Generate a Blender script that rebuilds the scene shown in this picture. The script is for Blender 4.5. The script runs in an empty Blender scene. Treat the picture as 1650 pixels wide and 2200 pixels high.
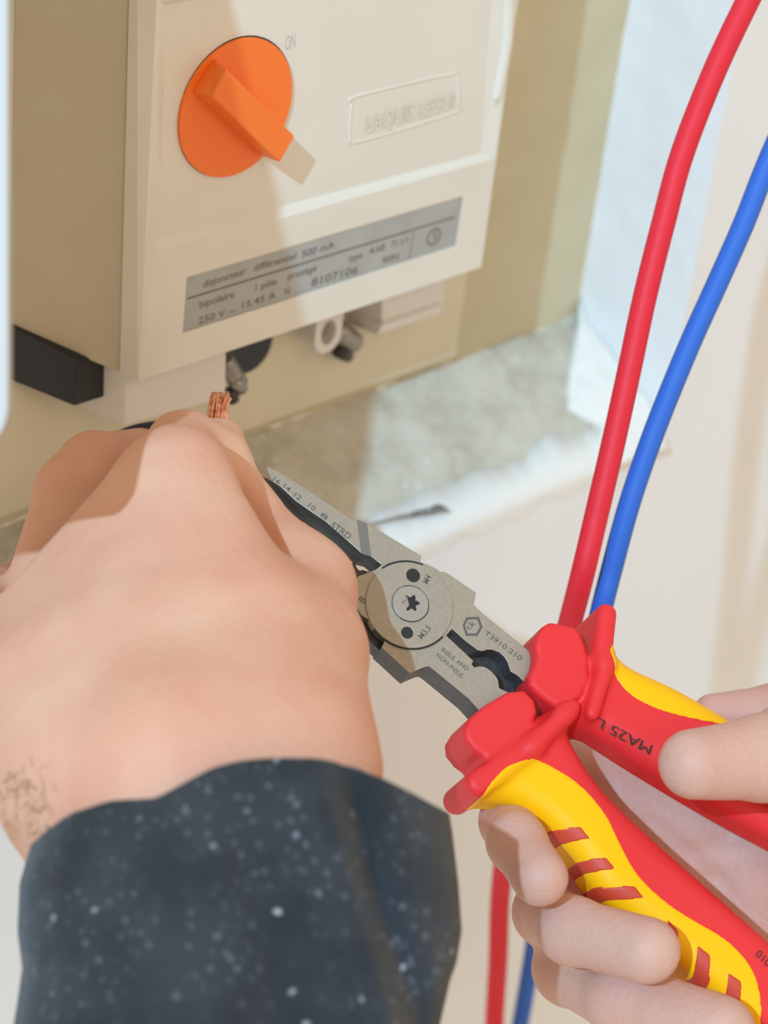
import bpy, bmesh, math, random
import numpy as np
from mathutils import Vector, noise as mnoise

# ------------------------------------------------------------------ frame of reference
# "cv" space: millimetres from the camera (x right, y down, z forward). World: X along the
# wall, Y into the wall, Z up.
FPX = 4794.0
DN = np.array([-915., 7570., FPX]); DN /= np.linalg.norm(DN)
U = np.array([5675., -2348., FPX]); U -= DN*(U@DN); U /= np.linalg.norm(U)
N = np.cross(DN, U)                       # out of the wall, towards the room
RW = np.array([U, -N, -DN])
CAM = np.array([0., 0., 1.65])
def W(v): return (np.asarray(v, float)*0.001) @ RW.T + CAM
def P(px, py, z): return np.array([(px-825)/FPX*z, (py-1100)/FPX*z, z])
ANC = P(500, 500, 600.)
def plane_hit(px, py, a, n):
    r = np.array([(px-825)/FPX, (py-1100)/FPX, 1.]); return r*((a@n)/(r@n))
def F(px, py, h=0.): return plane_hit(px, py, ANC-N*h, N)   # plane parallel to the breaker front, h mm behind it

# ------------------------------------------------------------------ camera, world, lights, exposure
scene = bpy.context.scene
cd = bpy.data.cameras.new('camera'); cam = bpy.data.objects.new('camera', cd)
scene.collection.objects.link(cam); scene.camera = cam
cd.sensor_fit = 'VERTICAL'; cd.sensor_height = 36; cd.sensor_width = 27; cd.lens = FPX/2200*36
cd.clip_start = 0.01; cd.clip_end = 50
M = np.eye(4); M[:3, 0] = RW@[1, 0, 0]; M[:3, 1] = RW@[0, -1, 0]; M[:3, 2] = RW@[0, 0, -1]; M[:3, 3] = CAM
from mathutils import Matrix
cam.matrix_world = Matrix(M.tolist())
cd.dof.use_dof = True; cd.dof.focus_distance = 0.545; cd.dof.aperture_fstop = 12
world = bpy.data.worlds.new('world'); scene.world = world; world.use_nodes = True
bg = world.node_tree.nodes['Background']; bg.inputs[0].default_value = (1.0, 0.88, 0.72, 1); bg.inputs[1].default_value = 0.80
def lamp(name, kind, cvpos, energy, col, size, target=None):
    d = bpy.data.lights.new(name, kind); d.energy = energy; d.color = col
    o = bpy.data.objects.new(name, d); scene.collection.objects.link(o); o.location = Vector(W(cvpos))
    if kind == 'AREA':
        d.size = size
        o.rotation_euler = (Vector(W(target))-o.location).to_track_quat('-Z', 'Y').to_euler()
    else: d.shadow_soft_size = size
    return o
lamp('torch', 'POINT', (-425, -320, -1200), 155.0, (0.35, 0.66, 0.96), 0.013)
lamp('work_lamp', 'AREA', (420, -120, -350), 1.2, (1.0, 0.76, 0.50), 0.30, (0, 0, 650))
vs = scene.view_settings; vs.view_transform = 'Standard'; vs.look = 'None'; vs.exposure = 0.0; vs.gamma = 1.0
vs.use_curve_mapping = False

# ------------------------------------------------------------------ materials
def mat(name, col, rough=0.5, metal=0.0, var=None, nscale=60, amt=0.5, bump=0.0, bscale=300, sss=0.0, spec=0.5, coat=0.0, detail=4.0):
    m = bpy.data.materials.new(name); m.use_nodes = True; nt = m.node_tree; b = nt.nodes['Principled BSDF']
    b.inputs['Base Color'].default_value = (*col, 1); b.inputs['Roughness'].default_value = rough
    b.inputs['Metallic'].default_value = metal; b.inputs['Specular IOR Level'].default_value = spec
    tc = nt.nodes.new('ShaderNodeTexCoord')
    if var:
        n = nt.nodes.new('ShaderNodeTexNoise'); n.inputs['Scale'].default_value = nscale; n.inputs['Detail'].default_value = detail
        nt.links.new(tc.outputs['Object'], n.inputs['Vector'])
        r = nt.nodes.new('ShaderNodeValToRGB'); e = r.color_ramp.elements
        e[0].position = 0.5-0.5*amt*0.6; e[1].position = 0.5+0.5*amt*0.6
        e[0].color = (*var, 1); e[1].color = (*col, 1)
        nt.links.new(n.outputs['Fac'], r.inputs['Fac']); nt.links.new(r.outputs['Color'], b.inputs['Base Color'])
    if bump:
        n2 = nt.nodes.new('ShaderNodeTexNoise'); n2.inputs['Scale'].default_value = bscale; n2.inputs['Detail'].default_value = 5
        nt.links.new(tc.outputs['Object'], n2.inputs['Vector'])
        bp = nt.nodes.new('ShaderNodeBump'); bp.inputs['Strength'].default_value = bump; bp.inputs['Distance'].default_value = 0.001
        nt.links.new(n2.outputs['Fac'], bp.inputs['Height']); nt.links.new(bp.outputs['Normal'], b.inputs['Normal'])
    if sss:
        b.inputs['Subsurface Weight'].default_value = sss; b.inputs['Subsurface Radius'].default_value = (1.0, 0.35, 0.2)
        b.inputs['Subsurface Scale'].default_value = 0.003
    if coat: b.inputs['Coat Weight'].default_value = coat
    return m
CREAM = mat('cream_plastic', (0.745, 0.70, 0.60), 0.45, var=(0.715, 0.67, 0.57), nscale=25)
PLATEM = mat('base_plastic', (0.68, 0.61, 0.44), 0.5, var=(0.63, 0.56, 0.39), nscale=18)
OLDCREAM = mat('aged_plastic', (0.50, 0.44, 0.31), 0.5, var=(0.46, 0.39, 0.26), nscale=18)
WHITEP = mat('white_plastic', (0.72, 0.69, 0.64), 0.35)
SHROUD = mat('pale_plastic', (0.68, 0.62, 0.55), 0.4)
ORANGE = mat('orange_plastic', (0.92, 0.19, 0.02), 0.42)
BLACKP = mat('black_plastic', (0.012, 0.013, 0.014), 0.45)
LABEL = mat('label_foil', (0.40, 0.40, 0.37), 0.45, var=(0.36, 0.36, 0.33), nscale=90)
INK = mat('label_ink', (0.13, 0.12, 0.11), 0.6)
BINK = mat('black_ink', (0.02, 0.015, 0.015), 0.5)
ETCH = mat('etched_mark', (0.10, 0.09, 0.075), 0.6)
STEEL = mat('satin_steel', (0.37, 0.31, 0.235), 0.5, 0.35, var=(0.335, 0.28, 0.21), nscale=900, bump=0.04, bscale=2500)
STEEL2 = mat('screw_steel', (0.37, 0.325, 0.27), 0.42, 0.4)
DSTEEL = mat('dark_steel', (0.07, 0.068, 0.065), 0.45, 0.5, var=(0.04, 0.04, 0.04), nscale=400)
ZINC = mat('zinc', (0.35, 0.32, 0.28), 0.35, 0.8)
RED = mat('red_rubber', (0.76, 0.030, 0.032), 0.48, spec=0.3, bump=0.04, bscale=1500)
STRIPE = mat('dark_red_rubber', (0.56, 0.05, 0.02), 0.55)
YEL = mat('yellow_rubber', (0.95, 0.48, 0.0), 0.5, spec=0.25, bump=0.04, bscale=1500)
RWIRE = mat('red_pvc', (0.70, 0.02, 0.035), 0.55, spec=0.3)
BWIRE = mat('blue_pvc', (0.03, 0.13, 0.52), 0.55, spec=0.3)
NWIRE = mat('navy_pvc', (0.01, 0.013, 0.04), 0.4)
COPPER = mat('copper', (0.95, 0.50, 0.32), 0.4, 0.5, var=(0.55, 0.18, 0.08), nscale=700)
SKIN = mat('skin', (0.69, 0.40, 0.265), 0.55, var=(0.63, 0.29, 0.19), nscale=42, amt=0.8, bump=0.25, bscale=650, sss=0.12, spec=0.35)
SKIN2 = mat('pale_skin', (0.64, 0.385, 0.30), 0.55, var=(0.56, 0.28, 0.205), nscale=45, amt=1.2, bump=0.3, bscale=600, sss=0.12, spec=0.35)
HAIR = mat('arm_hair', (0.42, 0.27, 0.15), 0.6)
PLASTER = mat('niche_plaster', (0.60, 0.53, 0.35), 0.8, var=(0.57, 0.495, 0.32), nscale=30, bump=0.15, bscale=160)
WHITEW = mat('white_paint', (0.80, 0.79, 0.78), 0.6, var=(0.78, 0.77, 0.75), nscale=12, bump=0.06, bscale=200)
FRESH = mat('fresh_plaster', (0.80, 0.78, 0.72), 0.8, bump=0.25, bscale=200)

def sill_mat():
    m = mat('dusty_plaster', (0.58, 0.54, 0.44), 0.85, bump=0.6, bscale=240); nt = m.node_tree; b = nt.nodes['Principled BSDF']
    tc = [n for n in nt.nodes if n.type == 'TEX_COORD'][0]
    n1 = nt.nodes.new('ShaderNodeTexNoise'); n1.inputs['Scale'].default_value = 45; n1.inputs['Detail'].default_value = 8; n1.inputs['Roughness'].default_value = 0.65
    nt.links.new(tc.outputs['Object'], n1.inputs['Vector'])
    r = nt.nodes.new('ShaderNodeValToRGB'); e = r.color_ramp.elements
    e[0].position = 0.34; e[0].color = (0.42, 0.375, 0.29, 1); e[1].position = 0.66; e[1].color = (0.60, 0.56, 0.46, 1)
    k = e.new(0.5); k.color = (0.54, 0.50, 0.40, 1)
    nt.links.new(n1.outputs['Fac'], r.inputs['Fac'])
    v = nt.nodes.new('ShaderNodeTexVoronoi'); v.inputs['Scale'].default_value = 170
    nt.links.new(tc.outputs['Object'], v.inputs['Vector'])
    r2 = nt.nodes.new('ShaderNodeValToRGB'); r2.color_ramp.elements[0].position = 0.08; r2.color_ramp.elements[1].position = 0.15
    r2.color_ramp.elements[0].color = (1, 1, 1, 1); r2.color_ramp.elements[1].color = (0, 0, 0, 1)
    nt.links.new(v.outputs['Distance'], r2.inputs['Fac'])
    mx = nt.nodes.new('ShaderNodeMixRGB'); mx.inputs['Color2'].default_value = (0.78, 0.76, 0.70, 1)
    mm = nt.nodes.new('ShaderNodeMath'); mm.operation = 'MULTIPLY'; mm.inputs[1].default_value = 0.6
    nt.links.new(r2.outputs['Color'], mm.inputs[0]); nt.links.new(mm.outputs[0], mx.inputs['Fac'])
    nt.links.new(r.outputs['Color'], mx.inputs['Color1']); nt.links.new(mx.outputs['Color'], b.inputs['Base Color'])
    return m
SILL = sill_mat()

def cloth_mat():
    m = mat('charcoal_cloth', (0.024, 0.026, 0.028), 0.95, bump=0.5, bscale=2200, spec=0.2); nt = m.node_tree; b = nt.nodes['Principled BSDF']
    tc = [n for n in nt.nodes if n.type == 'TEX_COORD'][0]
    def specks(scale, lo, hi, mask_scale, mlo, mhi):
        v = nt.nodes.new('ShaderNodeTexVoronoi'); v.inputs['Scale'].default_value = scale
        w = nt.nodes.new('ShaderNodeTexNoise'); w.inputs['Scale'].default_value = scale*0.8; w.inputs['Detail'].default_value = 2
        a = nt.nodes.new('ShaderNodeVectorMath'); a.operation = 'SCALE'; a.inputs['Scale'].default_value = 0.6/scale
        nt.links.new(tc.outputs['Object'], w.inputs['Vector']); nt.links.new(w.outputs['Color'], a.inputs[0])
        ad = nt.nodes.new('ShaderNodeVectorMath'); nt.links.new(tc.outputs['Object'], ad.inputs[0]); nt.links.new(a.outputs[0], ad.inputs[1])
        nt.links.new(ad.outputs[0], v.inputs['Vector'])
        mr = nt.nodes.new('ShaderNodeMapRange'); mr.inputs['From Min'].default_value = lo; mr.inputs['From Max'].default_value = hi
        mr.inputs['To Min'].default_value = 1; mr.inputs['To Max'].default_value = 0
        nt.links.new(v.outputs['Distance'], mr.inputs['Value'])
        # random subset by cell colour
        sx = nt.nodes.new('ShaderNodeSeparateColor'); nt.links.new(v.outputs['Color'], sx.inputs[0])
        r = nt.nodes.new('ShaderNodeMapRange'); r.inputs['From Min'].default_value = mlo; r.inputs['From Max'].default_value = mhi
        nt.links.new(sx.outputs[0], r.inputs['Value'])
        ml = nt.nodes.new('ShaderNodeMath'); ml.operation = 'MULTIPLY'
        nt.links.new(mr.outputs[0], ml.inputs[0]); nt.links.new(r.outputs[0], ml.inputs[1])
        return ml
    s1 = specks(230, 0.03, 0.20, 0, 0.70, 1.0); s2 = specks(520, 0.05, 0.5, 0, 0.45, 1.1)
    n1 = nt.nodes.new('ShaderNodeTexNoise'); n1.inputs['Scale'].default_value = 55; n1.inputs['Detail'].default_value = 5
    nt.links.new(tc.outputs['Object'], n1.inputs['Vector'])
    mr = nt.nodes.new('ShaderNodeMapRange'); mr.inputs['From Min'].default_value = 0.42; mr.inputs['From Max'].default_value = 0.62
    nt.links.new(n1.outputs['Fac'], mr.inputs['Value'])
    c1 = nt.nodes.new('ShaderNodeMixRGB'); c1.inputs['Color1'].default_value = (0.024, 0.026, 0.028, 1); c1.inputs['Color2'].default_value = (0.036, 0.038, 0.043, 1)
    nt.links.new(mr.outputs[0], c1.inputs['Fac'])
    c2 = nt.nodes.new('ShaderNodeMixRGB'); c2.inputs['Color2'].default_value = (0.21, 0.21, 0.215, 1)
    m3 = nt.nodes.new('ShaderNodeMath'); m3.operation = 'MULTIPLY'
    nt.links.new(s2.outputs[0], m3.inputs[0]); nt.links.new(mr.outputs[0], m3.inputs[1])
    nt.links.new(m3.outputs[0], c2.inputs['Fac']); nt.links.new(c1.outputs[0], c2.inputs['Color1'])
    c3 = nt.nodes.new('ShaderNodeMixRGB'); c3.inputs['Color2'].default_value = (0.52, 0.54, 0.56, 1)
    nt.links.new(s1.outputs[0], c3.inputs['Fac']); nt.links.new(c2.outputs[0], c3.inputs['Color1'])
    nt.links.new(c3.outputs[0], b.inputs['Base Color'])
    b.inputs['Sheen Weight'].default_value = 0.15
    return m
CLOTH = cloth_mat()

# ------------------------------------------------------------------ object helpers
def link(o, parent):
    scene.collection.objects.link(o)
    if parent: o.parent = parent
def wloc(o):
    v = Vector(o.location)
    while o.parent: o = o.parent; v += o.location
    return v
def obj(name, verts, faces, m, parent=None, smooth=False, bevel=0, seg=2):
    """verts in cv millimetres"""
    w = W(np.asarray(verts))
    me = bpy.data.meshes.new(name); o = bpy.data.objects.new(name, me)
    if parent: org = np.array(wloc(parent))
    else: org = w.mean(0); o.location = Vector(org)
    me.from_pydata((w-org).tolist(), [], [list(map(int, f)) for f in faces]); me.materials.append(m)
    bm = bmesh.new(); bm.from_mesh(me); bmesh.ops.recalc_face_normals(bm, faces=bm.faces); bm.to_mesh(me); bm.free()
    if smooth:
        me.polygons.foreach_set('use_smooth', [True]*len(me.polygons))
    link(o, parent)
    if bevel:
        b = o.modifiers.new('bevel', 'BEVEL'); b.width = bevel*0.001; b.segments = seg; b.limit_method = 'ANGLE'; b.angle_limit = math.radians(35)
    return o
def thing(name, label, cat, cvloc, group=None):
    o = bpy.data.objects.new(name, None); o.empty_display_size = 0.01; o.location = Vector(W(cvloc)); link(o, None)
    o['label'] = label; o['category'] = cat
    if group: o['group'] = group
    return o
def tag(o, label, cat, group=None):
    o['label'] = label; o['category'] = cat
    if group: o['group'] = group
    return o
def struct(o): o['kind'] = 'structure'; return o
def hexa(name, f4, b4, m, parent=None, bevel=0.4):
    v = list(f4)+list(b4)
    fc = [(0, 1, 2, 3), (7, 6, 5, 4)]+[(i, i+4, (i+1) % 4+4, (i+1) % 4) for i in range(4)]
    return obj(name, v, fc, m, parent, bevel=bevel)
def Fs(pts, h): return [F(x, y, h) for x, y in pts]
def fill(loops):
    """triangulated face of loops (first outer, others holes) -> verts, tris (cv)"""
    bm = bmesh.new(); 
    for lp in loops:
        vs_ = [bm.verts.new(Vector(p)) for p in lp]
        for i in range(len(vs_)): bm.edges.new((vs_[i], vs_[(i+1) % len(vs_)]))
    bmesh.ops.triangle_fill(bm, use_beauty=True, use_dissolve=False, edges=bm.edges[:])
    bm.verts.index_update()
    v = [np.array(x.co) for x in bm.verts]; f = [[q.index for q in t.verts] for t in bm.faces]; bm.free()
    return v, f
def slab(name, loops, thick, nrm, m, parent=None, bevel=0, smooth=False, back=True):
    """prism: loops (cv) extruded by -nrm*thick; loops may contain holes"""
    v, f = fill(loops); n = len(v)
    vv = v+[p-nrm*thick for p in v]; ff = list(f)
    if back: ff += [[i+n for i in t[::-1]] for t in f]
    k = 0
    for lp in loops:
        L = len(lp)
        for i in range(L): a, b = k+i, k+(i+1) % L; ff.append([a, b, b+n, a+n])
        k += L
    return obj(name, vv, ff, m, parent, smooth, bevel)
def tube(name, pts, rad, m, parent=None, seg=16, sub=8, caps=True):
    pts = [np.asarray(p, float) for p in pts]
    rad = list(rad) if hasattr(rad, '__len__') else [rad]*len(pts)
    if sub > 1 and len(pts) > 2:
        Q, R_ = [], []
        for i in range(len(pts)-1):
            p0 = pts[max(i-1, 0)]; p1 = pts[i]; p2 = pts[i+1]; p3 = pts[min(i+2, len(pts)-1)]
            for k in range(sub):
                t = k/sub
                Q.append(0.5*((2*p1)+(-p0+p2)*t+(2*p0-5*p1+4*p2-p3)*t*t+(-p0+3*p1-3*p2+p3)*t**3)); R_.append(rad[i]*(1-t)+rad[i+1]*t)
        Q.append(pts[-1]); R_.append(rad[-1]); pts, rad = Q, R_
    V, Fc = [], []
    up = np.array([0.3, 0.2, 1.0])
    for i, p in enumerate(pts):
        d = pts[min(i+1, len(pts)-1)]-pts[max(i-1, 0)]; d /= np.linalg.norm(d)
        a = np.cross(d, up); a /= np.linalg.norm(a); b = np.cross(d, a); up = -np.cross(d, a)*0+up
        for k in range(seg):
            t = 2*math.pi*k/seg; V.append(p+rad[i]*(a*math.cos(t)+b*math.sin(t)))
    for i in range(len(pts)-1):
        for k in range(seg):
            Fc.append([i*seg+k, i*seg+(k+1) % seg, (i+1)*seg+(k+1) % seg, (i+1)*seg+k])
    if caps: Fc.append(list(range(seg))); Fc.append([(len(pts)-1)*seg+k for k in range(seg)])
    return obj(name, V, Fc, m, parent, smooth=True)
def text(s, p0, p1, upv, height, m, parent, name='lettering', lift=None, bold=0.0, ext=0.03):
    """flat lettering: baseline p0->p1 (cv), stretched to fit"""
    c = bpy.data.curves.new('t', 'FONT'); c.body = s; c.offset = bold; c.resolution_u = 3
    t = bpy.data.objects.new('t', c); scene.collection.objects.link(t)
    dg = bpy.context.evaluated_depsgraph_get(); me = bpy.data.meshes.new_from_object(t.evaluated_get(dg))
    v = np.array([x.co for x in me.vertices]); f = [list(p.vertices) for p in me.polygons]
    bpy.data.objects.remove(t); bpy.data.meshes.remove(me)
    x0, x1 = v[:, 0].min(), v[:, 0].max()
    d = np.asarray(p1)-p0; L = np.linalg.norm(d); d = d/L
    upv = upv-d*(upv@d); upv /= np.linalg.norm(upv); nn = np.cross(d, upv)
    if nn[2] > 0: nn = -nn
    q = [p0+d*((a[0]-x0)/(x1-x0)*L)+upv*(a[1]/0.7*height)+nn*(ext) for a in v]
    return obj(name, q, f, m, parent)

# ------------------------------------------------------------------ implicit surfaces
def nets(D, org, vx):
    """naive surface nets of the grid D (negative inside)"""
    s = D < 0
    nx, ny, nz = D.shape
    c = [(i, j, k) for i in (0, 1) for j in (0, 1) for k in (0, 1)]
    cnt = np.zeros((nx-1, ny-1, nz-1), np.int8)
    for i, j, k in c: cnt += s[i:nx-1+i, j:ny-1+j, k:nz-1+k]
    act = (cnt > 0) & (cnt < 8); ids = np.argwhere(act)
    vals = {q: D[ids[:, 0]+q[0], ids[:, 1]+q[1], ids[:, 2]+q[2]] for q in c}
    acc = np.zeros((len(ids), 3)); num = np.zeros(len(ids))
    for a in c:
        for ax in range(3):
            if a[ax] == 0:
                b = list(a); b[ax] = 1; b = tuple(b)
                va, vb = vals[a], vals[b]; x = (va < 0) != (vb < 0)
                t = np.where(x, va/np.where(x, va-vb, 1), 0)
                pt = np.array(a, float)[None].repeat(len(ids), 0); pt[:, ax] += t
                acc += pt*x[:, None]; num += x
    V = (ids+acc/num[:, None])*vx+org
    idx = -np.ones(act.shape, np.int64); idx[tuple(ids.T)] = np.arange(len(ids))
    Fq = []
    for ax in range(3):
        a, b = [slice(None)]*3, [slice(None)]*3; a[ax] = slice(0, -1); b[ax] = slice(1, None)
        x = s[tuple(a)] != s[tuple(b)]; e = np.argwhere(x)
        o = [q for q in range(3) if q != ax]
        ok = (e[:, o[0]] > 0) & (e[:, o[1]] > 0) & (e[:, o[0]] < D.shape[o[0]]-1) & (e[:, o[1]] < D.shape[o[1]]-1); e = e[ok]
        q = []
        for da, db in ((0, 0), (1, 0), (1, 1), (0, 1)):
            g = e.copy(); g[:, o[0]] -= da; g[:, o[1]] -= db; q.append(idx[g[:, 0], g[:, 1], g[:, 2]])
        q = np.stack(q, 1); fl = s[tuple(e.T)]
        q[fl] = q[fl][:, ::-1]; Fq.append(q)
    return V, np.concatenate(Fq)
def fastobj(name, V, Fq, m, parent):
    w = W(V); org = np.array(wloc(parent)) if parent else w.mean(0)
    me = bpy.data.meshes.new(name); me.vertices.add(len(w)); me.vertices.foreach_set('co', (w-org).ravel())
    n = len(Fq); me.loops.add(n*4); me.loops.foreach_set('vertex_index', Fq.ravel())
    me.polygons.add(n); me.polygons.foreach_set('loop_start', np.arange(0, n*4, 4))
    me.polygons.foreach_set('use_smooth', np.ones(n, bool)); me.update(calc_edges=True); me.validate()
    bm = bmesh.new(); bm.from_mesh(me); bmesh.ops.recalc_face_normals(bm, faces=bm.faces); bm.to_mesh(me); bm.free()
    me.polygons.foreach_set('use_smooth', np.ones(len(me.polygons), bool))
    me.materials.append(m); o = bpy.data.objects.new(name, me)
    if not parent: o.location = Vector(org)
    link(o, parent); return o
def smin(a, b, k):
    h = np.maximum(k-np.abs(a-b), 0)/k; return np.minimum(a, b)-h*h*k*0.25
def cap_d(X, Y, Z, a, b, ra, rb, sq=(1, 1, 1)):
    ba = b-a; L = ba@ba
    h = np.clip(((X-a[0])*ba[0]+(Y-a[1])*ba[1]+(Z-a[2])*ba[2])/L, 0, 1)
    return np.sqrt((X-a[0]-h*ba[0])**2+(Y-a[1]-h*ba[1])**2+(Z-a[2]-h*ba[2])**2)-(ra+(rb-ra)*h)
def body_mesh(chains, vx, pad=4, cut=None, dents=(), ripple=0.0):
    """chains: (k, [(px,py,z,r),...]) ; first k blends with everything before it"""
    pts = np.array([[*P(p[0], p[1], p[2]), p[3]] for _, ch in chains for p in ch])
    lo = (pts[:, :3]-pts[:, 3:4]).min(0)-pad; hi = (pts[:, :3]+pts[:, 3:4]).max(0)+pad
    n = np.ceil((hi-lo)/vx).astype(int)
    g = [lo[i]+vx*np.arange(n[i]) for i in range(3)]
    X, Y, Z = [a.astype(np.float32) for a in np.meshgrid(*g, indexing='ij', sparse=True)]
    D = None
    for k, ch in chains:
        c = None
        for a, b in zip(ch[:-1], ch[1:]):
            d = cap_d(X, Y, Z, P(*a[:3]), P(*b[:3]), a[3], b[3]).astype(np.float32)
            c = d if c is None else smin(c, d, 3.0)
        D = c if D is None else smin(D, c, k)
    for px1, py1, z1, px2, py2, z2, r, dep in dents:     # creases and hollows
        d = cap_d(X, Y, Z, P(px1, py1, z1), P(px2, py2, z2), 0, 0)
        D = D+dep*np.exp(-(d/r)**2)
    if ripple:
        D = D+ripple*np.sin(X*0.21+1)*np.sin(Y*0.17)*np.sin(Z*0.19+2)
    if cut is not None: D = np.maximum(D, cut(X, Y, Z))
    return nets(D, lo, vx)

# ------------------------------------------------------------------ structure: the niche in the wall
HW = 34.5; HO = HW-46.0                    # niche back wall / outer wall planes
def patch(a, b, c, d, nu, nv, nrm, amp, freq, seed=0, edge=True):
    """quad a(TL) b(TR) c(BR) d(BL) as a rough grid"""
    V, Fc = [], []
    for j in range(nv+1):
        for i in range(nu+1):
            s, t = i/nu, j/nv; p = (a*(1-s)+b*s)*(1-t)+(d*(1-s)+c*s)*t
            e = 1.0
            n_ = mnoise.fractal(Vector(p*freq)+Vector((seed, 0, 0)), 0.9, 2.1, 5)
            V.append(p+nrm*amp*n_*e)
    for j in range(nv):
        for i in range(nu): k = j*(nu+1)+i; Fc.append([k, k+1, k+nu+2, k+nu+1])
    return V, Fc
cornB = F(1240, 676, HW)                   # lower right inner corner of the niche
cornT = cornB-DN*190
left = cornB-U*260; sd = 46.0; drop = DN*28.0
V, Fc = patch(left-DN*190, cornT, cornB, left, 70, 60, N, 0.5, 0.05)
struct(obj('wall_back', V, Fc, PLASTER, smooth=True))
V, Fc = patch(cornT, cornT+N*sd, cornB+N*sd+drop, cornB, 24, 90, -U, 0.8, 0.03, 5)
struct(obj('wall_right', V, Fc, WHITEW, smooth=True))
V, Fc = patch(left, cornB, cornB+N*sd+drop, left+N*sd+drop, 180, 50, -DN, 1.1, 0.08, 9)
struct(obj('trim_1', V, Fc, SILL, smooth=True))
# outer wall: one piece around the niche opening
eT, eB, eL = cornT+N*sd, cornB+N*sd+drop, left+N*sd+drop
Vo, Fo = [], []
def quad(a, b, c, d):
    k = len(Vo); Vo.extend([a, b, c, d]); Fo.append([k, k+1, k+2, k+3])
quad(eT-DN*60, eT-DN*60+U*500, eB+U*500, eB); quad(eL-U*150, eB, eB+DN*560, eL-U*150+DN*560); quad(eB, eB+U*500, eB+U*500+DN*560, eB+DN*560)
struct(obj('wall_front', Vo, Fo, WHITEW))
# rough white plaster lip along the front edge of the sill
V, Fc = [], []
NL = 110
for i in range(NL+1):
    t = i/NL; p = eL*(1-t)+eB*t
    w1 = 11+6*mnoise.noise(Vector((t*14, 0, 0)))+1.3*mnoise.noise(Vector((t*50, 3, 0)))
    for k, (o_n, o_d) in enumerate(((0.2, 7+3*mnoise.noise(Vector((t*20, 7, 0)))), (0.9, 2), (0.5, -0.3), (-2, -2.2-0.5*mnoise.noise(Vector((t*60, 1, 0)))), (-w1, -1.5-w1*0.61), (-w1-1, 1.5-w1*0.61))):
        V.append(p+N*o_n+DN*(o_d+0.35*mnoise.noise(Vector((t*120, k, 0)))))
for i in range(NL):
    for k in range(5): a = i*6+k; Fc.append([a, a+1, a+7, a+6])
struct(obj('trim_2', V, Fc, FRESH, smooth=True))
# white plaster fillet where the sill runs into the right reveal
sn = np.cross(N*sd+drop, U); sn /= np.linalg.norm(sn)
def onsill(px, py): return plane_hit(px, py, cornB, sn)
def onrev(px, py): return plane_hit(px, py, cornB, U)
cs = [(1236, 712), (1226, 780), (1218, 840), (1222, 878), (1250, 897), (1284, 916), (1284, 960), (1276, 1022)]
cr = [(1246, 640), (1262, 690), (1292, 730), (1322, 770), (1355, 810), (1392, 860), (1420, 900), (1440, 960)]
V, Fc = [], []
for i in range(85):
    t = i/84*7; k = min(int(t), 6); u_ = t-k
    a = onsill(*(np.array(cs[k])*(1-u_)+np.array(cs[k+1])*u_)); b = onrev(*(np.array(cr[k])*(1-u_)+np.array(cr[k+1])*u_))
    for j in range(25):
        q = j/24; p = a*(1-q)+b*q
        lift = math.sin(math.pi*q)*1.5+(0.9 if 0 < j < 24 else -0.6)
        V.append(p+(sn if sn@DN < 0 else -sn)*(lift+0.7*mnoise.fractal(Vector(p*0.12), 0.9, 2.0, 4))-U*0.3)
for i in range(84):
    for j in range(24): a = i*25+j; Fc.append([a, a+1, a+26, a+25])
struct(obj('trim_4', V, Fc, FRESH, smooth=True))
# dark chipped crack where the lip broke away
random.seed(4)
V, Fc = [], []
upn = sn if sn@DN < 0 else -sn
c0, c1 = onsill(796, 1134)+upn*2.2, onsill(948, 1100)+upn*2.2
for i in range(13):
    t = i/12; p = c0*(1-t)+c1*t+upn*0.9*math.sin(t*3)
    w = (0.5+1.7*t**2)*(0.5+random.random())
    V += [p-DN*0.2-N*w+U*random.uniform(-.5, .5), p-DN*0.9+N*0, p-DN*0.2+N*w*0.8+U*random.uniform(-.5, .5)]
for i in range(12):
    for k in range(2): a = i*3+k; Fc.append([a, a+1, a+4, a+3])
struct(obj('trim_3', V, Fc, mat('charred_edge', (0.10, 0.10, 0.10), 0.9, var=(0.35, 0.35, 0.33), nscale=500, amt=0.6)))

# ------------------------------------------------------------------ circuit breaker
brk = thing('circuit_breaker', 'old cream main circuit breaker with an orange rotary knob in the wall niche', 'circuit breaker', F(600, 700, 34))
top = -DN*75
BL, BR = F(297, 820), F(1035, 575)
TL, TR = F(335, 30), F(1109, 40)
def ext(bot, tp): d = tp-bot; d /= np.linalg.norm(d); return bot+d*178
TL, TR = ext(BL, TL), ext(BR, TR)
O = [TL, TR, BR, BL]; PD = 1.7
r1b = [F(336, 541), F(1059, 341)]; r2b = [F(345, 512, PD), F(1032, 330, PD)]
r1t = [F(347, 3), F(1116, -150)]; r2t = [F(355, 12, PD), F(1066, -136, PD)]
R1 = [r1t[0], r1t[1], r1b[1], r1b[0]]; R2 = [r2t[0], r2t[1], r2b[1], r2b[0]]
LB = [(401, 596), (994, 422), (978, 528), (392, 715)]
lab0 = Fs(LB, 0); lab1 = Fs(LB, 0.6)
v, f = fill([O, R1, lab0]); nf = len(v)
V = list(v); Fc = list(f)
V += R2; V += lab1                             # inner panel, label floor rim
for i in range(4): Fc.append([4+i, 4+(i+1) % 4, nf+(i+1) % 4, nf+i]); Fc.append([8+i, 8+(i+1) % 4, nf+4+(i+1) % 4, nf+4+i])
Fc.append([nf, nf+1, nf+2, nf+3]); Fc.append([nf+4, nf+5, nf+6, nf+7])
k = len(V)
lidb = [F(277, 0, 9), None, None, F(256, 810, 9)]
lb = F(256, 810, 9); lt = ext(lb, F(275, 30, 9)); rb = BR-N*9-U*0.5; rt = TR-N*9-U*0.5
V += [lt, rt, rb, lb]
for i in range(4): Fc.append([i, (i+1) % 4, k+(i+1) % 4, k+i])
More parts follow.
